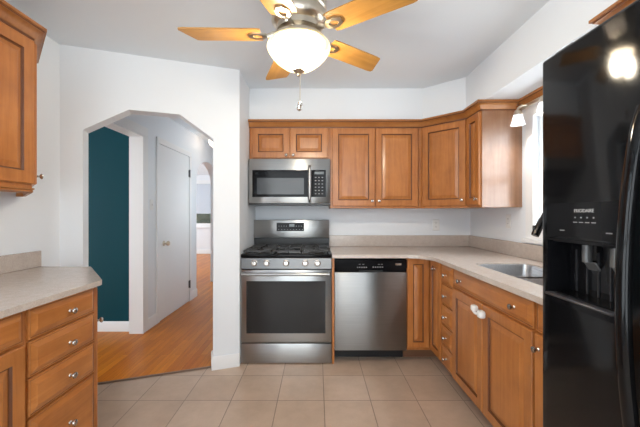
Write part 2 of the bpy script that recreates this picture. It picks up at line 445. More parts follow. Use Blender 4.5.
# cased opening to the teal room
bm = B()
box(bm, HX+0.0005, HX+0.018, 3.413, 3.50, 0, 2.075, bev=0.003)
box(bm, HX+0.0005, HX+0.018, 2.43, 3.50, 2.0765, 2.165, bev=0.003)
box(bm, HX-0.130, HX+0.017, 3.400, 3.4125, 0, 2.0745)
box(bm, HX-0.130, HX+0.017, 2.43, 3.399, 2.058, 2.0745)
struct(obj('trim_2', bm, WHITE), 'white casing around the opening to the teal room')
wall('wall_teal', (-4.7, 3.48, 0), 0, rect(0, 2.73, 0, CH), [], 0.12, TEAL)
wall('wall_side_room', (-4.7, 0.2, 0), PI/2, rect(0, 3.3, 0, CH), [rect(0.7, 2.7, 0.1, 2.3)], 0.1, WALL)  # unseen opening added so the teal wall gets daylight
wall('wall_side_near', (-4.7, 0.2, 0), 0, rect(0, 2.8, 0, CH), [], 0.1, WALL)
base_along('baseboard_teal', (-4.6, 3.48), (-1.985, 3.48), 0.105, 0.016)
# far room
wall('wall_far', (-5.2, 10.1, 0), 0, rect(0, 3.4, 0, CH), [rect(1.3, 2.2, 0.90, 2.2)], 0.12, WALL)
wall('wall_far_left', (-5.2, 3.6, 0), PI/2, rect(0, 6.5, 0, CH), [rect(2.6, 5.4, 0.3, 2.3)], 0.1, WALL)
wall('wall_far_right', (HX-0.14, 8.0, 0), PI/2, rect(0, 2.1, 0, CH), [], -0.1, WALL)
base_along('baseboard_far', (-5.2, 10.1), (-1.97, 10.1), 0.13)
base_along('baseboard_jamb', (HX-0.125, 5.99), (HX, 5.99), 0.12)
bm = B(); sweep(bm, [(HX, 4.712), (HX, 4.949)], [(0.001, 0), (0.014, 0), (0.014, 0.1), (0.007, 0.12), (0.001, 0.12)]); struct(obj('baseboard_hall', bm, WHITE))
bm = B(); sweep(bm, [(HX, 3.50), (HX, 3.70)], [(0.001, 0), (0.014, 0), (0.014, 0.1), (0.007, 0.12), (0.001, 0.12)]); struct(obj('baseboard_casing', bm, WHITE))
# closed hall door
d1 = bpy.data.objects.new('door_1', None); C.objects.link(d1); struct(d1, 'closed white slab door in the hall')
d1.location = (HX, 0, 0)
bm = B()
for y0, y1, z0, z1 in ((3.70, 3.765, 0, 2.06), (4.64, 4.71, 0, 2.06), (3.70, 4.71, 2.0605, 2.13)): box(bm, 0.0005, 0.018, y0, y1, z0, z1, bev=0.003)
obj('door_frame', bm, WHITE, d1)
qbox('slab', WHITE, d1, 0.0005, 0.012, 3.772, 4.633, 0.012, 2.053, bev=0.002)
bm = B(); MM = Matrix.Translation((0.012, 3.87, 0.90)) @ Matrix.Rotation(PI/2, 4, 'Y')
lathe(bm, [(0, 0), (0.032, 0), (0.03, 0.006), (0.011, 0.01), (0.011, 0.03), (0.024, 0.038), (0.029, 0.052), (0.022, 0.066), (0, 0.069)], MM); obj('knob', bm, NICKEL, d1)
for z in (0.25, 1.82):
    bm = B(); box(bm, 0.010, 0.024, 4.615, 4.648, z-0.05, z+0.05, bev=0.002)
    tube(bm, [(0.024, 4.637, z-0.055), (0.024, 4.637, z+0.055)], 0.007); obj('hinge', bm, DKGREY, d1)
# far window, blind
w3 = window('window_3', None); w3['label'] = 'window of the far room seen through the round arch'
bm = B()
plate(bm, rect(-3.97, -2.93, 0.84, 2.27), [rect(-3.86, -3.04, 0.94, 1.52), rect(-3.86, -3.04, 1.57, 2.16)], -0.02, upright((0, 10.10, 0), 0)); obj('window_frame', bm, WHITE, w3)
qbox('pane', PANE, w3, -3.9, -3.0, 10.15, 10.155, 0.90, 2.2)
qbox('window_sill', WHITE, w3, -4.0, -2.9, 10.02, 10.079, 0.80, 0.838)
bm = B(); box(bm, -3.86, -3.04, 10.035, 10.07, 2.10, 2.15)
z = 2.09
while z > 1.26:
    box(bm, -3.92, -2.98, 10.035, 10.066, z-0.004, z); z -= 0.034
box(bm, -3.92, -2.98, 10.038, 10.068, z, z+0.02); box(bm, -3.92, -2.98, 10.046, 10.058, z, 2.12)
tag(obj('window_blind', bm, BLINDM), 'half lowered pale slatted blind on the far room window', 'blind')
bm = B()
bmesh.ops.create_icosphere(bm, subdivisions=5, radius=1.0)
for v in bm.verts:
    s = 1+0.10*math.sin(9*v.co.x+3*v.co.z)*math.cos(8*v.co.z+5*v.co.y)+0.04*random.uniform(-1, 1)
    v.co = Vector((v.co.x*2.6*s, v.co.y*0.8*s, max(-0.9, v.co.z*s)*1.45))
tag(obj('garden_hedge', bm, LEAF, loc=(-4.6, 13.5, 1.3), smooth=False), 'dark green hedge outside the far room window', 'hedge')
qbox('ground_outside', mat('lawn', (0.08, 0.11, 0.04), 0.9), None, -12, 4, 11.0, 20, -0.15, -0.05)['kind'] = 'structure'

# ------------------------------------------------------------------ cabinets
def knob(parent, x, z, y=-0.02, s=1.0):
    bm = B(); M = Matrix.Translation((x, y, z)) @ Matrix.Rotation(PI/2, 4, 'X')
    lathe(bm, [(0, 0), (0.009*s, 0), (0.008*s, 0.002), (0.005*s, 0.005), (0.005*s, 0.012), (0.011*s, 0.016), (0.0145*s, 0.021), (0.013*s, 0.026), (0.007*s, 0.029), (0, 0.030)], M, 16)
    return obj('knob', bm, KNOBM, parent)
def panel(name, parent, x0, x1, z0, z1, kn=None, rail=0.055, y=0.0, th=0.02, slab=False, m=None):
    """raised-panel front: square frame, glazed groove, bevelled field; front looks to local -y."""
    w, h = x1-x0, z1-z0; rail = min(rail, w*0.30, h*0.27)
    if slab: prof = [(0, th), (0, 0.010), (0.003, 0.008), (0.006, 0.008), (0.008, 0.009), (0.028, 0.0015), (0.030, 0.0)]; g = (4,)
    else: prof = [(0, th), (0, 0.004), (0.004, 0.0), (rail, 0.0), (rail+0.004, 0.009), (rail+0.009, 0.010), (rail+0.034, 0.0015), (rail+0.036, 0.0)]; g = (4, 5)
    bm = B(); rings = []
    for ins, d in prof:
        rings.append([bm.verts.new((a, y-th+d, b)) for a, b in ((x0+ins, z0+ins), (x1-ins, z0+ins), (x1-ins, z1-ins), (x0+ins, z1-ins))])
    for i, (a, b) in enumerate(zip(rings, rings[1:])):
        for k in range(4):
            f = bm.faces.new([a[k], a[(k+1) % 4], b[(k+1) % 4], b[k]])
            if i+1 in g: f.material_index = 1
    bm.faces.new(rings[-1]); bm.faces.new(rings[0][::-1])
    o = obj(name, bm, [m or (WOODH if (slab or w > h*1.3) else WOODV), GLAZE], parent, smooth=False)
    if kn: knob(o, kn[0], kn[1], y-th)
    return o
def cabinet(name, label, cat, loc, rotz, w, d, z0, z1, fronts, kick=False, group=None, gap=0.003, endbev=0.002):
    t = thing(name, label, cat, loc, rotz, group)
    qbox('body', WOODV, t, 0.0005, w-0.0005, 0.0, d, z0, z1, bev=endbev)
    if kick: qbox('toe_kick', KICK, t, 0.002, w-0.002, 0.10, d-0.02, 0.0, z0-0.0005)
    for f in fronts:
        kind, x0, x1, a, b = f[:5]; kn = f[5] if len(f) > 5 else None
        panel(kind, t, x0, x1, a, b, kn, slab=(kind in ('drawer', 'false_front')))
    return t
R90 = -PI/2
UP = 'wooden wall cabinets along the back and right walls'
# back wall: over the microwave
CF = 3.07
xa, xb, xc = -0.637, 0.122, 0.957
w = xb-xa
cabinet('wall_cabinet', 'short two-door wooden wall cabinet directly above the microwave', 'cabinet', (xa, CF, 0), 0, w, YB-CF-0.001, 1.765, 2.10,
        [('door', 0.03, 0.378, 1.775, 2.055, (0.350, 1.80)), ('door', 0.385, w-0.02, 1.775, 2.055, (0.415, 1.80))], group=UP)
w = xc-xb
cabinet('wall_cabinet', 'tall two-door wooden wall cabinet right of the microwave, above the dishwasher', 'cabinet', (xb, CF, 0), 0, w, YB-CF-0.001, 1.305, 2.10,
        [('door', 0.022, 0.420, 1.325, 2.055, (0.392, 1.372)), ('door', 0.428, w-0.012, 1.325, 2.055, (0.456, 1.372))], group=UP)
# diagonal corner
t = thing('corner_wall_cabinet', 'diagonal one-door wooden wall cabinet in the room corner', 'cabinet', (xc+0.033, CF, 0), -PI/4, UP)
cA = Vector((xc+0.033, CF)); cB = Vector((1.285, CF-(1.285-cA.x)))
Mi = (Matrix.Translation((cA.x, cA.y, 0)) @ Matrix.Rotation(-PI/4, 4, 'Z')).inverted()
bm = B(); plate(bm, [(xc+0.001, CF), (cA.x, cA.y), (cB.x, cB.y), (cB.x, cB.y-0.001), (XR-0.001, cB.y-0.001), (XR-0.001, YB-0.001), (xc+0.001, YB-0.001)], [], 0.795, Mi @ Matrix.Translation((0, 0, 1.305)))
obj('body', bm, WOODV, t, smooth=False)
dw = (cB-cA).length
panel('door', t, 0.012, dw-0.012, 1.325, 2.055, (dw-0.04, 1.372))
# narrow right-wall cabinet with the end panel
cabinet('wall_cabinet', 'narrow wooden wall cabinet with a wide glossy end panel beside the window', 'cabinet', (1.285, cB.y-0.002, 0), R90,
        cB.y-0.002-2.545, XR-1.286, 1.305, 2.10, [('door', 0.008, cB.y-2.555, 1.325, 2.055, (cB.y-2.585, 1.372))], group=UP)
ncab = [o for o in C.objects if o.get('label', '').startswith('narrow wooden wall cabinet')][0]
lw0 = cB.y-0.002-2.545
WOODG = wood('glossy_end_veneer', (0.22, 0.105, 0.050), (0.27, 0.135, 0.07), (0.31, 0.16, 0.088), 2, 0.3, 1.0)
P(WOODG).inputs['Coat IOR'].default_value = 1.65
P(WOODG).inputs['Coat Roughness'].default_value = 0.22
qbox('end_panel', WOODG, ncab, lw0, lw0+0.006, 0.001, XR-1.287, 1.305, 2.057)
# wall cabinet above and behind the refrigerator
cabinet('wall_cabinet', 'wooden wall cabinet glimpsed above the black refrigerator', 'cabinet', (1.285, 1.415, 0), R90, 1.15, XR-1.286, 1.80, 2.10,
        [('door', 0.02, 0.59, 1.82, 2.055, (0.56, 1.85)), ('door', 0.61, 1.14, 1.82, 2.055, (0.64, 1.85))])
# crowns
CROWN = [(0, 0), (0.008, 0), (0.010, 0.010), (0.016, 0.014), (0.022, 0.030), (0.036, 0.044), (0.046, 0.048), (0.048, 0.054), (0.056, 0.056), (0.056, 0.069), (0, 0.069)]
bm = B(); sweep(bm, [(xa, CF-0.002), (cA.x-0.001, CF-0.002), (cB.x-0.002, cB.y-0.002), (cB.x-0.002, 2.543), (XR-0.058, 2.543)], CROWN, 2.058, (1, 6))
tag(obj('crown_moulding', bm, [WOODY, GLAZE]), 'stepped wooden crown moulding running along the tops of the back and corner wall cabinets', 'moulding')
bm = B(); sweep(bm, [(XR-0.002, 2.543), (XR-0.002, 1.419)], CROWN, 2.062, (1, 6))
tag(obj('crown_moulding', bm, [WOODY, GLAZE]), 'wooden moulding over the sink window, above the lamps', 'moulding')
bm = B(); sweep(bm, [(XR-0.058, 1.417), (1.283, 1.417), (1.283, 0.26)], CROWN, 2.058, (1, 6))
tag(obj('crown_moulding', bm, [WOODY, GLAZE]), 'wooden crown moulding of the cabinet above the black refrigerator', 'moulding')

# base cabinets, back and right
BF = 2.74
t = thing('corner_base_cabinet', 'wooden corner base cabinet with a two-leaf door right of the dishwasher', 'cabinet', (0.752, BF, 0))
Mi = Matrix.Translation((-0.752, -BF, 0))
bm = B(); plate(bm, [(0.7525, BF), (0.9595, BF), (0.9595, 2.4905), (1.595, 2.4905), (1.595, 3.395), (0.7525, 3.395)], [], 0.775, Mi @ Matrix.Translation((0, 0, 0.11))); obj('body', bm, WOODV, t, smooth=False)
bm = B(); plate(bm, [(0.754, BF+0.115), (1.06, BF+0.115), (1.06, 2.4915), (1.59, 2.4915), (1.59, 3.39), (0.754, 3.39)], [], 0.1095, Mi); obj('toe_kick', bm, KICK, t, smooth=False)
panel('door', t, 0.006, 0.184, 0.135, 0.878, None, rail=0.045)
lf = panel('door', t, 0, 0, 0, 0) if False else None
def side_panel(parent, x, y0, y1, z0, z1, kn, rail):
    o = panel('door', parent, 0.0, y0-y1, z0, z1, kn, rail=rail)
    o.location = (x-parent.location.x, y0-parent.location.y, 0); o.rotation_euler = (0, 0, R90); return o
side_panel(t, 0.96, 2.715, 2.495, 0.135, 0.878, (0.11, 0.812), 0.045)

RC = 'wooden base cabinets along the right wall'
fr = []
for k in range(5):
    z = 0.118+k*0.153
    fr.append(('drawer', 0.006, 0.212, z, z+0.146, (0.109, z+0.073)))
cabinet('drawer_cabinet', 'narrow wooden five-drawer base cabinet beside the sink cabinet', 'cabinet', (0.96, 2.490, 0), R90, 0.218, 0.63, 0.11, 0.885, fr, kick=True, group=RC)
cabinet('sink_cabinet', 'wide two-door wooden sink base cabinet with a false drawer front', 'cabinet', (0.96, 2.271, 0), R90, 0.850, 0.63, 0.11, 0.622,
        [('false_front', 0.006, 0.844, 0.752, 0.876), ('door', 0.006, 0.412, 0.118, 0.742, (0.385, 0.690)), ('door', 0.420, 0.844, 0.118, 0.742, (0.447, 0.690))], kick=True, group=RC)
sc_ = [o for o in C.objects if o.name.startswith('sink_cabinet')][0]
bm = B(); box(bm, 0.0005, 0.8495, 0.0, 0.025, 0.6225, 0.885); box(bm, 0.0005, 0.018, 0.0255, 0.63, 0.6225, 0.885); box(bm, 0.832, 0.8495, 0.0255, 0.63, 0.6225, 0.885); obj('face_frame', bm, WOODV, sc_)
ff = [o for o in sc_.children if o.name.startswith('false_front')][0]
knob(ff, 0.135, 0.812); knob(ff, 0.715, 0.812)
cabinet('base_cabinet', 'wooden base cabinet between the sink cabinet and the refrigerator', 'cabinet', (0.96, 1.419, 0), R90, 0.31, 0.63, 0.11, 0.885,
        [('drawer', 0.008, 0.302, 0.752, 0.876, (0.155, 0.81)), ('door', 0.008, 0.302, 0.118, 0.742, (0.035, 0.68))], kick=True, group=RC)

# filler strip between range and dishwasher
tag(qbox('filler_strip', WOODV, None, 0.1265, 0.1445, 2.725, 3.38, 0.0, 0.885), 'slim wooden filler strip between the range and the dishwasher', 'filler strip')

# worktop, back and right
def rrect(x0, x1, y0, y1, r, n=5):
    out = []
    for cx, cy, a in ((x1-r, y0+r, -PI/2), (x1-r, y1-r, 0), (x0+r, y1-r, PI/2), (x0+r, y0+r, PI)):
        out += [(cx+r*math.cos(a+PI/2*k/n), cy+r*math.sin(a+PI/2*k/n)) for k in range(n+1)]
    return out
wt = thing('worktop', 'L-shaped speckled beige quartz worktop around the sink, with a low backsplash', 'worktop', (0, 0, 0.886))
ex, ey = 0.915, 2.695
corner = [(ex-0.2*(1-math.sin(a)), ey-0.2*(1-math.cos(a))) for a in [PI/2*k/8 for k in range(9)]]   # inner corner arc
outl = [(0.126, 3.398), (0.126, ey)] + corner + [(ex, 1.108), (1.598, 1.108), (1.598, 3.398)]
SX0, SX1, SY0, SY1 = 1.07, 1.45, 1.42, 2.25
bm = B(); plate(bm, outl, [rrect(SX0, SX1, SY0, SY1, 0.07)], 0.028, None)
obj('slab', bm, COUNTER, wt, smooth=False)
bm = B(); box(bm, 0.127, 1.578, 3.379, 3.398, 0.0285, 0.142, bev=0.002); box(bm, 1.579, 1.598, 1.11, 3.398, 0.0285, 0.142, bev=0.002); obj('backsplash', bm, COUNTER, wt)

# sink
sk = thing('kitchen_sink', 'stainless steel double-bowl sink set under the worktop', 'sink', (SX0, SY0, 0.70))
def bowl(y0, y1):
    bm = B(); rings = []
    for ins, z, r in ((0.0008, 0.2070, 0.068), (0.012, 0.2070, 0.06), (0.014, 0.19, 0.06), (0.022, 0.02, 0.06), (0.04, 0.0, 0.05)):
        rings.append([bm.verts.new((x-SX0, y-SY0, z)) for x, y in rrect(SX0+ins, SX1-ins, y0+ins, y1-ins, r)])
    n = len(rings[0])
    for a, b in zip(rings, rings[1:]):
        for k in range(n): bm.faces.new([a[k], a[(k+1) % n], b[(k+1) % n], b[k]])
    bm.faces.new(rings[-1])
    o = obj('bowl', bm, SINKST, sk)
    bm = B(); lathe(bm, [(0, 0.002), (0.03, 0.002), (0.042, 0.004), (0.045, 0.001)], Matrix.Translation(((SX1-SX0)/2, (y0+y1)/2-SY0, 0))); obj('drain', bm, CHROME, o)
qbox('divider', SINKST, sk, 0.001, SX1-SX0-0.001, 1.768-SY0, 1.807-SY0, 0.18, 0.2065, bev=0.003)
bowl(1.42, 1.775); bowl(1.80, 2.25)
# faucet
fc = thing('faucet', 'dark bronze gooseneck pull-down faucet in front of the window', 'faucet', (1.515, 1.80, 0.9145))
bm = B(); lathe(bm, [(0, 0), (0.030, 0), (0.030, 0.006), (0.024, 0.012), (0.022, 0.09), (0.017, 0.10), (0, 0.10)]); obj('base', bm, BRONZE, fc)
pts = [(0, 0, 0.095), (0, 0, 0.25)]
cx, cz, rr = -0.135, 0.26, 0.135
for k in range(13):
    a = PI*0.86*k/12; pts.append((cx+rr*math.cos(a), 0, cz+rr*math.sin(a)*1.25))
bm = B(); tube(bm, pts, 0.0125, 12); obj('neck', bm, BRONZE, fc)
e = Vector(pts[-1]); dr = (Vector(pts[-1])-Vector(pts[-2])).normalized()
bm = B(); tube(bm, [e-dr*0.01, e+dr*0.02, e+dr*0.03, e+dr*0.11, e+dr*0.125], [0.015, 0.016, 0.0185, 0.0205, 0.019], 14)
box(bm, e.x+dr.x*0.08-0.03, e.x+dr.x*0.08-0.017, -0.007, 0.007, e.z+dr.z*0.08-0.018, e.z+dr.z*0.08+0.018, bev=0.003)
obj('spray_head', bm, BRONZE, fc)
bm = B(); tube(bm, [(0, -0.02, 0.055), (0, -0.045, 0.06), (0, -0.06, 0.075), (0, -0.085, 0.13)], [0.01, 0.01, 0.008, 0.006], 10); obj('lever_handle', bm, BRONZE, fc)
# child lock on the sink doors
cl = thing('child_safety_lock', 'white plastic child safety lock strapped across the sink cabinet door knobs', 'child lock', (0.94, 1.859, 0.690))
bm = B()
box(bm, -0.042, -0.010, 0.014, 0.056, 0.000, 0.036, bev=0.009, seg=2); obj('latch', bm, CREAM, cl)
bm = B(); box(bm, -0.044, -0.010, -0.066, -0.022, -0.014, 0.028, bev=0.009, seg=2); obj('latch', bm, CREAM, cl)
bm = B(); tube(bm, [(-0.034, 0.03, 0.002), (-0.038, 0.01, 0.000), (-0.040, -0.01, 0.000), (-0.036, -0.03, 0.004)], 0.007, 8); obj('strap', bm, CREAM, cl)

# ------------------------------------------------------------------ range
rg = thing('gas_range', 'stainless steel gas range with black cooktop under the microwave', 'stove', (-0.2575, 2.72, 0))
HW = 0.380
qbox('body', DKGREY, rg, -HW, HW, 0.035, 0.655, 0.03, 0.885)
for x in (-0.33, 0.33):
    for y in (0.08, 0.6):
        bm = B(); lathe(bm, [(0.0, 0), (0.018, 0), (0.018, 0.03), (0, 0.03)], Matrix.Translation((x, y, 0)), 12); obj('foot', bm, BLACKM, rg)
qbox('drawer', STEEL, rg, -HW, HW, 0.0, 0.033, 0.008, 0.170, bev=0.004, seg=2)
dr_ = qbox('oven_door', STEEL, rg, -HW, HW, -0.005, 0.033, 0.180, 0.786, bev=0.005, seg=2)
qbox('oven_window', OVENGL, dr_, -0.330, 0.328, -0.007, -0.0045, 0.258, 0.693)
bm = B()
tube(bm, [(-0.36, -0.052, 0.758), (0.36, -0.052, 0.758)], 0.0125, 14)
for s in (-1, 1): box(bm, s*0.345-0.012, s*0.345+0.012, -0.05, -0.004, 0.748, 0.768, bev=0.003)
obj('handle', bm, STEEL, dr_)
cp = B()
M = Matrix.Translation((0, 0.0, 0.790)) @ Matrix.Rotation(-0.05, 4, 'X')
box(cp, -HW, HW, 0.0, 0.05, 0.002, 0.094, bev=0.003, M=M)
cpo = obj('control_panel', cp, PSTEEL, rg)
for x in (-0.266, -0.163, 0.0, 0.16, 0.262):
    bm = B(); lathe(bm, [(0, 0), (0.027, 0), (0.027, 0.005), (0.021, 0.007), (0.0195, 0.03), (0.017, 0.033), (0, 0.034)], M @ Matrix.Translation((x, 0, 0.052)) @ Matrix.Rotation(PI/2, 4, 'X'), 22)
    box(bm, x-0.002, x+0.002, -0.035, -0.0335, 0.056, 0.069, mi=1, M=M)
    obj('knob', bm, [KNOBM, BLACKM], rg)
bm = B(); box(bm, -HW, HW, 0.004, 0.60, 0.886, 0.914, bev=0.004, seg=2); ck = obj('cooktop', bm, BLACK, rg)
for x, y, r in ((-0.25, 0.16, 0.045), (-0.25, 0.43, 0.038), (0.25, 0.16, 0.05), (0.25, 0.43, 0.035), (0, 0.30, 0.042)):
    bm = B(); lathe(bm, [(0, 0), (r*1.25, 0), (r*1.2, 0.006), (r*0.9, 0.009), (r*0.9, 0.018), (0, 0.02)], Matrix.Translation((x, y, 0.914)), 20); obj('burner', bm, IRON, rg)
for x0, x1 in ((-0.365, -0.128), (-0.122, 0.122), (0.128, 0.365)):
    bm = B(); y0, y1 = 0.035, 0.545; z0, z1 = 0.932, 0.944
    for x in (x0+0.006, x1-0.006): box(bm, x-0.006, x+0.006, y0, y1, z0, z1, bev=0.002)
    for y in (y0+0.006, (y0+y1)/2, y1-0.006): box(bm, x0, x1, y-0.006, y+0.006, z0, z1, bev=0.002)
    xm = (x0+x1)/2
    for yc in ((0.16, 0.43) if abs(xm) > 0.1 else (0.30,)):
        box(bm, xm-0.005, xm+0.005, yc-0.12, yc-0.03, z0, z1+0.004, bev=0.002); box(bm, xm-0.005, xm+0.005, yc+0.03, yc+0.12, z0, z1+0.004, bev=0.002)
        box(bm, x0, xm-0.03, yc-0.005, yc+0.005, z0, z1+0.004, bev=0.002); box(bm, xm+0.03, x1, yc-0.005, yc+0.005, z0, z1+0.004, bev=0.002)
    for x in (x0+0.006, x1-0.006):
        for y in (y0+0.006, y1-0.006): box(bm, x-0.005, x+0.005, y-0.005, y+0.005, 0.913, z0)
    obj('grate', bm, IRON, rg)
bg = B(); box(bg, -HW, HW, 0.585, 0.66, 0.886, 1.008, bev=0.003); obj('backguard_base', bg, BLACKM, rg)
bg = B(); box(bg, -HW, HW, 0.568, 0.66, 1.009, 1.190, bev=0.006, seg=2); bgo = obj('backguard', bg, STEEL, rg)
dsp = qbox('display', BLACK, bgo, -0.150, 0.127, 0.5660, 0.5685, 1.078, 1.162)
for k in range(9): qbox('button', GREYTXT, bgo, -0.134+k*0.03, -0.124+k*0.03, 0.5652, 0.5662, 1.091, 1.095)
for x in (-0.13, -0.105, -0.08, -0.055, 0.045, 0.07, 0.095): qbox('button', GREYTXT, bgo, x, x+0.009, 0.5652, 0.5662, 1.126, 1.130)
qbox('clock', CLOCK, bgo, -0.022, 0.030, 0.5652, 0.5662, 1.122, 1.150)

# ------------------------------------------------------------------ microwave
mw = thing('microwave', 'stainless over-the-range microwave with black window', 'microwave', (-0.255, 3.00, 1.334))
MH = 0.376
qbox('body', DKGREY, mw, -MH, MH, 0.03, 0.395, 0.006, 0.425)
qbox('door', STEEL, mw, -MH, MH, 0.0, 0.03, 0.018, 0.425, bev=0.004, seg=2)
md = [o for o in mw.children if o.name.startswith('door')][0]
qbox('glass', BLACK, md, -0.340, 0.337, -0.002, 0.001, 0.073, 0.322)
qbox('screen', MWGL, md, -0.297, 0.135, -0.0035, -0.0019, 0.098, 0.248)
bm = B()
tube(bm, [(0.188, -0.005, 0.03), (0.188, -0.035, 0.055), (0.188, -0.042, 0.12), (0.188, -0.044, 0.20), (0.188, -0.042, 0.28), (0.188, -0.035, 0.335), (0.188, -0.005, 0.36)], 0.014, 12, flat=0.7, up=(1, 0, 0)); obj('handle', bm, STEEL, md)
for r in range(6):
    for c in range(3): qbox('button', GREYTXT, md, 0.235+c*0.031, 0.249+c*0.031, -0.0032, -0.0018, 0.099+r*0.030, 0.107+r*0.030)
qbox('display', CLOCK, md, 0.232, 0.318, -0.0032, -0.0018, 0.282, 0.305)
qbox('vent_grille', BLACKM, mw, -MH+0.003, MH-0.003, 0.004, 0.39, 0.0, 0.017)

# ------------------------------------------------------------------ dishwasher
dw_ = thing('dishwasher', 'stainless dishwasher with a black control strip under the worktop', 'dishwasher', (0.4485, 2.72, 0))
DW = 0.3015
qbox('body', DKGREY, dw_, -DW, DW, 0.035, 0.62, 0.112, 0.870)
qbox('door', STEELV, dw_, -DW, DW, 0.0, 0.034, 0.112, 0.765, bev=0.004, seg=2)
bm = B(); box(bm, -DW, DW, 0.012, 0.034, 0.766, 0.870, bev=0.003)
pr = [(-DW, 0.80), (-0.2, 0.775), (0, 0.767), (0.2, 0.775), (DW, 0.80), (DW, 0.868), (-DW, 0.868)]
plate(bm, pr, [], 0.014, Matrix.Translation((0, 0.013, 0)) @ RX); cpd = obj('control_panel', bm, BLACK, dw_)
for k in range(5): qbox('button', GREYTXT, cpd, -0.115+k*0.018, -0.104+k*0.018, -0.0022, -0.0008, 0.803, 0.811)
for k in range(5): qbox('button', GREYTXT, cpd, 0.015+k*0.019, 0.027+k*0.019, -0.0022, -0.0008, 0.805, 0.813)
for x in (-0.10, -0.07, 0.06, 0.085): qbox('indicator', GREYTXT, cpd, x, x+0.015, -0.0022, -0.0008, 0.830, 0.834)
qbox('badge', CHROME, cpd, 0.205, 0.255, -0.0026, -0.0008, 0.824, 0.840, bev=0.0005)
bm = B(); box(bm, -0.10, 0.10, -0.006, 0.012, 0.770, 0.782, bev=0.003); obj('latch_handle', bm, BLACKM, cpd)
qbox('toe_kick', BLACKM, dw_, -DW, DW, 0.135, 0.15, 0.0, 0.111)

# ------------------------------------------------------------------ refrigerator (faces the room's left; local x runs towards the camera)
fg = thing('refrigerator', 'tall black side-by-side refrigerator with an ice and water dispenser', 'refrigerator', (0.755, 1.10, 0), R90)
FW, FH = 0.91, 1.77
qbox('body', BLACKM, fg, 0.004, FW-0.004, 0.075, 0.80, 0.03, 1.75, bev=0.004)
qbox('toe_grille', BLACKM, fg, 0.01, FW-0.01, 0.03, 0.075, 0.0, 0.085)
GX = 0.395
# freezer door with the dispenser hole
dz0, dz1, dx0, dx1 = 1.005, 1.175, 0.046, 0.288
bm = B()
plate(bm, rrect(0.0, GX, 0.09, FH, 0.012, 4), [rect(dx0, dx1, dz0, dz1)], 0.07, Matrix.Translation((0, 0.07, 0)) @ RX)
be = [e for e in bm.edges if all(abs(v.co.y) < 1e-6 for v in e.verts) and len(e.link_faces) == 2 and abs(e.link_faces[0].normal.dot(e.link_faces[1].normal)) < 0.5 and (min(v.co.x for v in e.verts) < 0.02 or max(v.co.x for v in e.verts) > GX-0.02 or min(v.co.z for v in e.verts) < 0.11 or max(v.co.z for v in e.verts) > FH-0.02)]
bmesh.ops.recalc_face_normals(bm, faces=bm.faces[:])
bmesh.ops.bevel(bm, geom=be, offset=0.014, segments=4, profile=0.5, affect='EDGES')
fd = obj('freezer_door', bm, FRIDGE, fg)
bm = B(); plate(bm, rrect(GX+0.006, FW, 0.09, FH, 0.012, 4), [], 0.07, Matrix.Translation((0, 0.07, 0)) @ RX); obj('fridge_door', bm, FRIDGE, fg)
bm = B(); box(bm, 0.02, 0.10, 0.03, 0.12, FH, FH+0.018, bev=0.006, seg=2); obj('hinge_cover', bm, BLACKM, fg)
for x, nm in ((GX-0.035, 'handle'), (GX+0.045, 'handle')):
    pts = []
    for k in range(21):
        u = k/20; zz = 0.62+u*0.88; bow = math.sin(PI*u)
        pts.append((x, -0.012-0.048*bow**0.7, zz))
    pts = [(x, 0.004, 0.615)]+pts+[(x, 0.004, 1.505)]
    bm = B(); tube(bm, pts, 0.017, 12, flat=0.8, up=(1, 0, 0)); obj('handle', bm, FRIDGE, fg)
# dispenser
dp = B()
for x0, x1, y0, y1, z0, z1 in ((dx0, dx1, 0.062, 0.069, dz0, dz1), (dx0, dx0+0.004, 0.0, 0.062, dz0, dz1), (dx1-0.004, dx1, 0.0, 0.062, dz0, dz1), (dx0, dx1, 0.0, 0.062, dz1-0.004, dz1), (dx0, dx1, 0.0, 0.062, dz0, dz0+0.008)): box(dp, x0, x1, y0, y1, z0, z1)
dispo = obj('dispenser_recess', dp, BLACK, fg)
bm = B()
for k in range(5): box(bm, 0.075+k*0.04, 0.078+k*0.04, 0.058, 0.0625, dz0+0.01, dz1-0.03)
obj('rib', bm, DKGREY, dispo)
bm = B()
pr = [(0.038, 1.180), (0.08, 1.187), (0.157, 1.190), (0.245, 1.187), (0.296, 1.180), (0.296, 1.290), (0.038, 1.290)]
plate(bm, pr, [], 0.006, Matrix.Translation((0, 0.0005, 0)) @ RX); dcp = obj('dispenser_panel', bm, BLACK, fg)
bm = B()
outer = rrect(dx0-0.010, dx1+0.010, dz0-0.024, dz1+0.006, 0.012); inner = rect(dx0, dx1, dz0, dz1)
plate(bm, outer, [inner], 0.010, Matrix.Translation((0, 0.0005, 0)) @ RX); obj('dispenser_bezel', bm, BLACK, fg)
bm = B(); box(bm, dx0+0.002, dx1-0.002, -0.022, 0.06, dz0-0.004, dz0+0.004, bev=0.003); obj('drip_tray', bm, DKGREY, fg)
for x, z in ((0.140, 1.115), (0.232, 1.115)):
    bm = B(); box(bm, x-0.022, x+0.022, 0.0, 0.006, -0.05, 0.0, bev=0.002, M=Matrix.Translation((0, 0.045, z)) @ Matrix.Rotation(0.6, 4, 'X'))
    lathe(bm, [(0.012, 0), (0.012, 0.05)], Matrix.Translation((x, 0.04, z)), 12); obj('paddle', bm, mat('grey_plastic', (0.10, 0.10, 0.10), 0.3), dispo)
me = text_mesh('FRIGIDAIRE', 0.0135); me.materials.append(mat('silver_print', (0.42, 0.42, 0.42), 0.4))
to = bpy.data.objects.new('lettering', me); C.objects.link(to); to.parent = dcp; to.location = (0.184, -0.0060, 1.266); to.rotation_euler = (PI/2, 0, 0)
GM = mat('grey_mark', (0.25, 0.25, 0.25), 0.5)
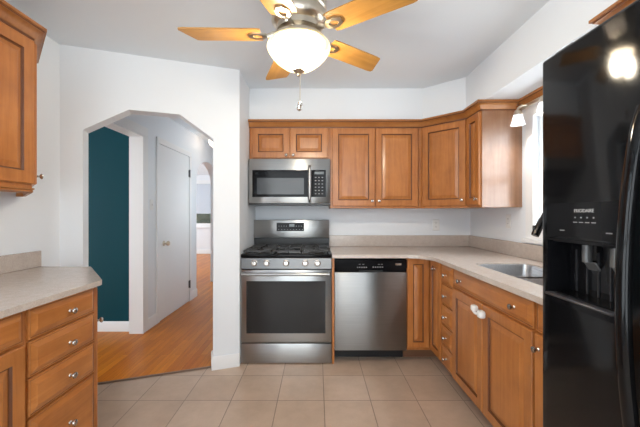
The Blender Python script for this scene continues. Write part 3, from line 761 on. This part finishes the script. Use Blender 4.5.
for k in range(4): qbox('indicator', GM, dcp, 0.152+k*0.021, 0.156+k*0.021, -0.0065, -0.0054, 1.245, 1.249); qbox('caption', GM, dcp, 0.147+k*0.021, 0.161+k*0.021, -0.0065, -0.0054, 1.232, 1.2345)
for x in (0.095, 0.255): qbox('caption', GM, dcp, x, x+0.018, -0.0065, -0.0054, 1.206, 1.209)

# ------------------------------------------------------------------ left run
LX = -1.15
LG = 'wooden base cabinets along the left wall'
cabinet('drawer_cabinet', 'wooden four-drawer base cabinet at the left, nearest the arch', 'cabinet', (LX, 1.278, 0), PI/2, 0.396, -LX and (LX-XL-0.002), 0.11, 0.888,
        [('drawer', 0.010, 0.390, 0.757, 0.880, (0.215, 0.813)), ('drawer', 0.010, 0.390, 0.608, 0.747, (0.215, 0.667)), ('drawer', 0.010, 0.390, 0.450, 0.598, (0.215, 0.517)), ('drawer', 0.010, 0.390, 0.120, 0.440, (0.215, 0.300))], kick=True, group=LG)
cabinet('base_cabinet', 'wooden base cabinet with one drawer and a door at the left frame edge', 'cabinet', (LX, 0.80, 0), PI/2, 0.477, LX-XL-0.002, 0.11, 0.888,
        [('drawer', 0.008, 0.465, 0.757, 0.880, (0.235, 0.813)), ('door', 0.008, 0.465, 0.120, 0.747, (0.04, 0.69))], kick=True, group=LG)
# clipped end cabinet
p0 = Vector((LX, 1.675)); p1 = Vector((-1.49, 2.08)); da = math.atan2(p1.y-p0.y, p1.x-p0.x)
t = thing('angled_end_cabinet', 'angled end base cabinet whose door knob peeks out past the left drawers', 'cabinet', (p0.x, p0.y, 0), da)
Mi = (Matrix.Translation((p0.x, p0.y, 0)) @ Matrix.Rotation(da, 4, 'Z')).inverted()
bm = B(); plate(bm, [(LX, 1.6755), tuple(p1), (XL+0.002, 2.08), (XL+0.002, 1.6755)], [], 0.778, Mi @ Matrix.Translation((0, 0, 0.11))); obj('body', bm, WOODV, t, smooth=False)
bm = B(); plate(bm, [(LX-0.09, 1.68), (-1.55, 2.03), (XL+0.002, 2.03), (XL+0.002, 1.68)], [], 0.11, Mi); obj('toe_kick', bm, KICK, t, smooth=False)
panel('door', t, 0.012, (p1-p0).length-0.01, 0.12, 0.874, (0.05, 0.69))
lw = thing('worktop', 'beige quartz worktop with a clipped corner on the left cabinets', 'worktop', (0, 0, 0.889))
bm = B(); plate(bm, [(XL+0.002, 0.78), (-1.11, 0.78), (-1.11, 1.672), (-1.115, 1.69), (-1.452, 2.095), (-1.47, 2.105), (XL+0.002, 2.105)], [], 0.026); obj('slab', bm, COUNTER, lw, smooth=False)
qbox('backsplash', COUNTER, lw, XL+0.002, XL+0.022, 0.78, 2.105, 0.0265, 0.128, bev=0.002)
# left wall cabinet with clipped end
UX = -1.43
t = thing('wall_cabinet', 'wooden wall cabinet at the upper left with an angled end', 'cabinet', (UX, 0.60, 0), PI/2)
q1 = Vector((UX, 1.635)); q2 = Vector((-1.74, 1.95))
Mi = (Matrix.Translation((UX, 0.60, 0)) @ Matrix.Rotation(PI/2, 4, 'Z')).inverted()
bm = B(); plate(bm, [(UX, 0.60), tuple(q1), tuple(q2), (XL+0.002, 1.95), (XL+0.002, 0.60)], [], 0.757, Mi @ Matrix.Translation((0, 0, 1.385))); obj('body', bm, WOODV, t, smooth=False)
panel('door', t, 0.55, 1.030, 1.405, 2.118, (0.585, 1.45), rail=0.06)
panel('door', t, 0.01, 0.54, 1.405, 2.118, (0.50, 1.45), rail=0.06)
o = panel('door', t, 0.012, (q2-q1).length-0.01, 1.405, 2.118, (0.045, 1.450), rail=0.05)
o.location = Mi @ Vector((q1.x, q1.y, 0)); o.rotation_euler = (0, 0, math.atan2(q2.y-q1.y, q2.x-q1.x)-PI/2)
RAIL = [(0.0, 0.0), (0.012, 0.0), (0.020, 0.008), (0.016, 0.016), (0.024, 0.020), (0.024, 0.026), (0.0, 0.026)]
bm = B(); sweep(bm, [(UX-0.015, 0.60), (q1.x-0.015, q1.y-0.005), (q2.x-0.015, q2.y-0.005), (XL+0.004, q2.y-0.005)], RAIL, 1.358)
bmesh.ops.transform(bm, matrix=Mi, verts=bm.verts[:]); obj('light_rail', bm, WOODY, t)
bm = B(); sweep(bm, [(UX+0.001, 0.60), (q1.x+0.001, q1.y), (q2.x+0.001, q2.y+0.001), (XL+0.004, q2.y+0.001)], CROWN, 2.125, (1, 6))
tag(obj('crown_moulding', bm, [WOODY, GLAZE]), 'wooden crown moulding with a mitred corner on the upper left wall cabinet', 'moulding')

# ------------------------------------------------------------------ ceiling fan
FX, FY = -0.085, 1.53
fn = thing('ceiling_fan', 'five-blade wooden ceiling fan with a glowing glass bowl light', 'ceiling fan', (FX, FY, CH))
bm = B(); lathe(bm, [(0, 0), (0.085, 0), (0.09, -0.02), (0.10, -0.06), (0.07, -0.085), (0, -0.085)], None, 40); obj('canopy', bm, NICKEL, fn)
bm = B(); lathe(bm, [(0, -0.08), (0.07, -0.085), (0.115, -0.12), (0.128, -0.15), (0.130, -0.235), (0.124, -0.242), (0.128, -0.25), (0.128, -0.285), (0.118, -0.30), (0.105, -0.31), (0.105, -0.335), (0, -0.335)], None, 44); obj('motor_housing', bm, NICKEL, fn)
bm = B(); lathe(bm, [(0, -0.30), (0.075, -0.30), (0.075, -0.352), (0.095, -0.36), (0.125, -0.368), (0.13, -0.392), (0.0, -0.392)], None, 40); obj('light_fitter', bm, NICKEL, fn)
bm = B(); lathe(bm, [(0.120, -0.384), (0.138, -0.388), (0.146, -0.396), (0.149, -0.406), (0.146, -0.418), (0.132, -0.44), (0.108, -0.468), (0.075, -0.493), (0.04, -0.507), (0.0, -0.510)], None, 48); obj('glass_bowl', bm, BOWL, fn)
bm = B(); lathe(bm, [(0, -0.505), (0.026, -0.507), (0.028, -0.513), (0.018, -0.522), (0.009, -0.528), (0.010, -0.536), (0, -0.542)], None, 24); obj('finial', bm, NICKEL, fn)
bm = B(); tube(bm, [(0.006, -0.01, -0.53), (0.006, -0.01, -0.665)], 0.0018, 6); pc = obj('pull_chain', bm, NICKEL, fn)
for z, r, dx in ((-0.672, 0.012, 0.0), (-0.692, 0.0125, -0.004)):
    bm = B(); lathe(bm, [(0, r)]+[(r*math.sin(PI*k/8), r*math.cos(PI*k/8)) for k in range(1, 8)]+[(0, -r)], Matrix.Translation((0.006+dx, -0.01, z)), 14); obj('fob', bm, CHROME, pc)
def blade_mesh():
    bm = B()
    o = [(0.175, -0.058), (0.20, -0.062), (0.465, -0.064), (0.492, -0.060), (0.544, 0.046), (0.541, 0.060), (0.52, 0.064), (0.20, 0.062), (0.175, 0.058)]
    plate(bm, o, [], 0.006, Matrix.Translation((0, 0, -0.003))); return bm
def iron_mesh():
    bm = B()
    tube(bm, [(0.085, 0, 0.012), (0.12, 0, 0.004), (0.150, 0, -0.008)], [0.013, 0.012, 0.011], 8, flat=0.6)
    oct_ = [(0.192+0.040*math.cos(PI/8+PI/4*k)*1.1, 0.034*math.sin(PI/8+PI/4*k)) for k in range(8)]
    hol = [(0.192+0.022*math.cos(PI/8+PI/4*k)*1.1, 0.018*math.sin(PI/8+PI/4*k)) for k in range(8)]
    plate(bm, oct_, [hol], 0.010, Matrix.Translation((0, 0, -0.010)))
    return bm
b0 = obj('blade', blade_mesh(), FANWOOD, fn, smooth=False); i0 = obj('blade_iron', iron_mesh(), NICKEL, b0)
for k in range(5):
    if k == 0: b = b0
    else:
        b = b0.copy(); C.objects.link(b); b.parent = fn
        i = i0.copy(); C.objects.link(i); i.parent = b
    b.location = (0, 0, -0.345)
    b.rotation_mode = 'XYZ'
    b.rotation_euler = (math.radians(-6), 0, math.radians(37+72*k))
lamp('fan_bulb', 'POINT', (FX-0.05, FY-0.02, CH-0.435), 24, (1.0, 0.93, 0.83), 0.055)
lamp('fan_bulb', 'POINT', (FX+0.05, FY+0.02, CH-0.435), 24, (1.0, 0.93, 0.83), 0.055)

# ------------------------------------------------------------------ lamp bar over the sink window
lb = thing('light_bar', 'brushed nickel lamp bar with frosted bell shades over the sink window', 'lamp', (1.52, 1.95, 2.045))
ys = (0.40, 0.13, -0.14)
qbox('bar', NICKEL, lb, -0.012, 0.012, -0.22, 0.52, -0.015, 0.005, bev=0.004)
qbox('wall_plate', NICKEL, lb, 0.012, 0.0585, 0.07, 0.19, -0.032, 0.010, bev=0.004)
for y in ys:
    bm = B(); tube(bm, [(0, y, -0.005), (-0.045, y, -0.010), (-0.07, y, -0.03), (-0.072, y, -0.05)], 0.008, 10)
    lathe(bm, [(0, 0.0), (0.018, 0.0), (0.026, -0.012), (0.028, -0.035), (0.0, -0.035)], Matrix.Translation((-0.072, y, -0.045)), 20); ho = obj('lamp_holder', bm, NICKEL, lb)
    bm = B(); lathe(bm, [(0.027, -0.030), (0.031, -0.05), (0.038, -0.075), (0.047, -0.098), (0.049, -0.105), (0.045, -0.101), (0.036, -0.076), (0.029, -0.05), (0.025, -0.030)], Matrix.Translation((-0.072, y, -0.045)), 28); obj('shade', bm, SHADE, ho)
    lamp('sink_bulb', 'POINT', (1.52-0.072, 1.95+y, 2.045-0.102), 5, (1.0, 0.98, 0.95), 0.018)

# ------------------------------------------------------------------ small wall things
def outlet(loc, rotz, label):
    t = thing('wall_outlet', label, 'outlet', loc, rotz)
    qbox('plate', WHITEPL, t, -0.036, 0.036, -0.006, 0.0, -0.058, 0.058, bev=0.003)
    for z in (-0.02, 0.02):
        bm = B(); box(bm, -0.016, 0.016, -0.008, -0.0055, z-0.014, z+0.014, bev=0.002)
        for x in (-0.006, 0.006): box(bm, x-0.0015, x+0.0015, -0.0085, -0.0075, z-0.004, z+0.006, mi=1)
        obj('socket', bm, [WHITEPL, SLOT], t)
    return t
outlet((1.24, YB-0.0005, 1.135), 0, 'white wall outlet on the back wall under the corner cabinet')
outlet((XR-0.0005, 2.72, 1.19), R90, 'white wall outlet on the right wall beside the window')
t = thing('light_switch', 'white light switch on the hall wall between the cased opening and the door', 'light switch', (HX+0.0005, 3.60, 1.35), PI/2)
qbox('plate', WHITEPL, t, -0.036, 0.036, -0.006, 0.0, -0.058, 0.058, bev=0.003); qbox('toggle', WHITEPL, t, -0.005, 0.005, -0.016, -0.0055, -0.008, 0.012, bev=0.002)
hl = thing('hall_ceiling_light', 'warm glowing dome ceiling light down the hall', 'ceiling light', (-1.56, 5.0, CH))
bm = B(); lathe(bm, [(0, 0), (0.07, 0), (0.07, -0.03), (0, -0.03)], None, 24); obj('base', bm, NICKEL, hl)
bm = B(); lathe(bm, [(0.06, -0.028), (0.09, -0.05), (0.10, -0.09), (0.085, -0.135), (0.05, -0.165), (0, -0.175)], None, 28); obj('glass_dome', bm, HALLGL, hl)
lamp('hall_bulb', 'POINT', (-1.56, 5.0, CH-0.09), 0.7, (1.0, 0.90, 0.78), 0.03)
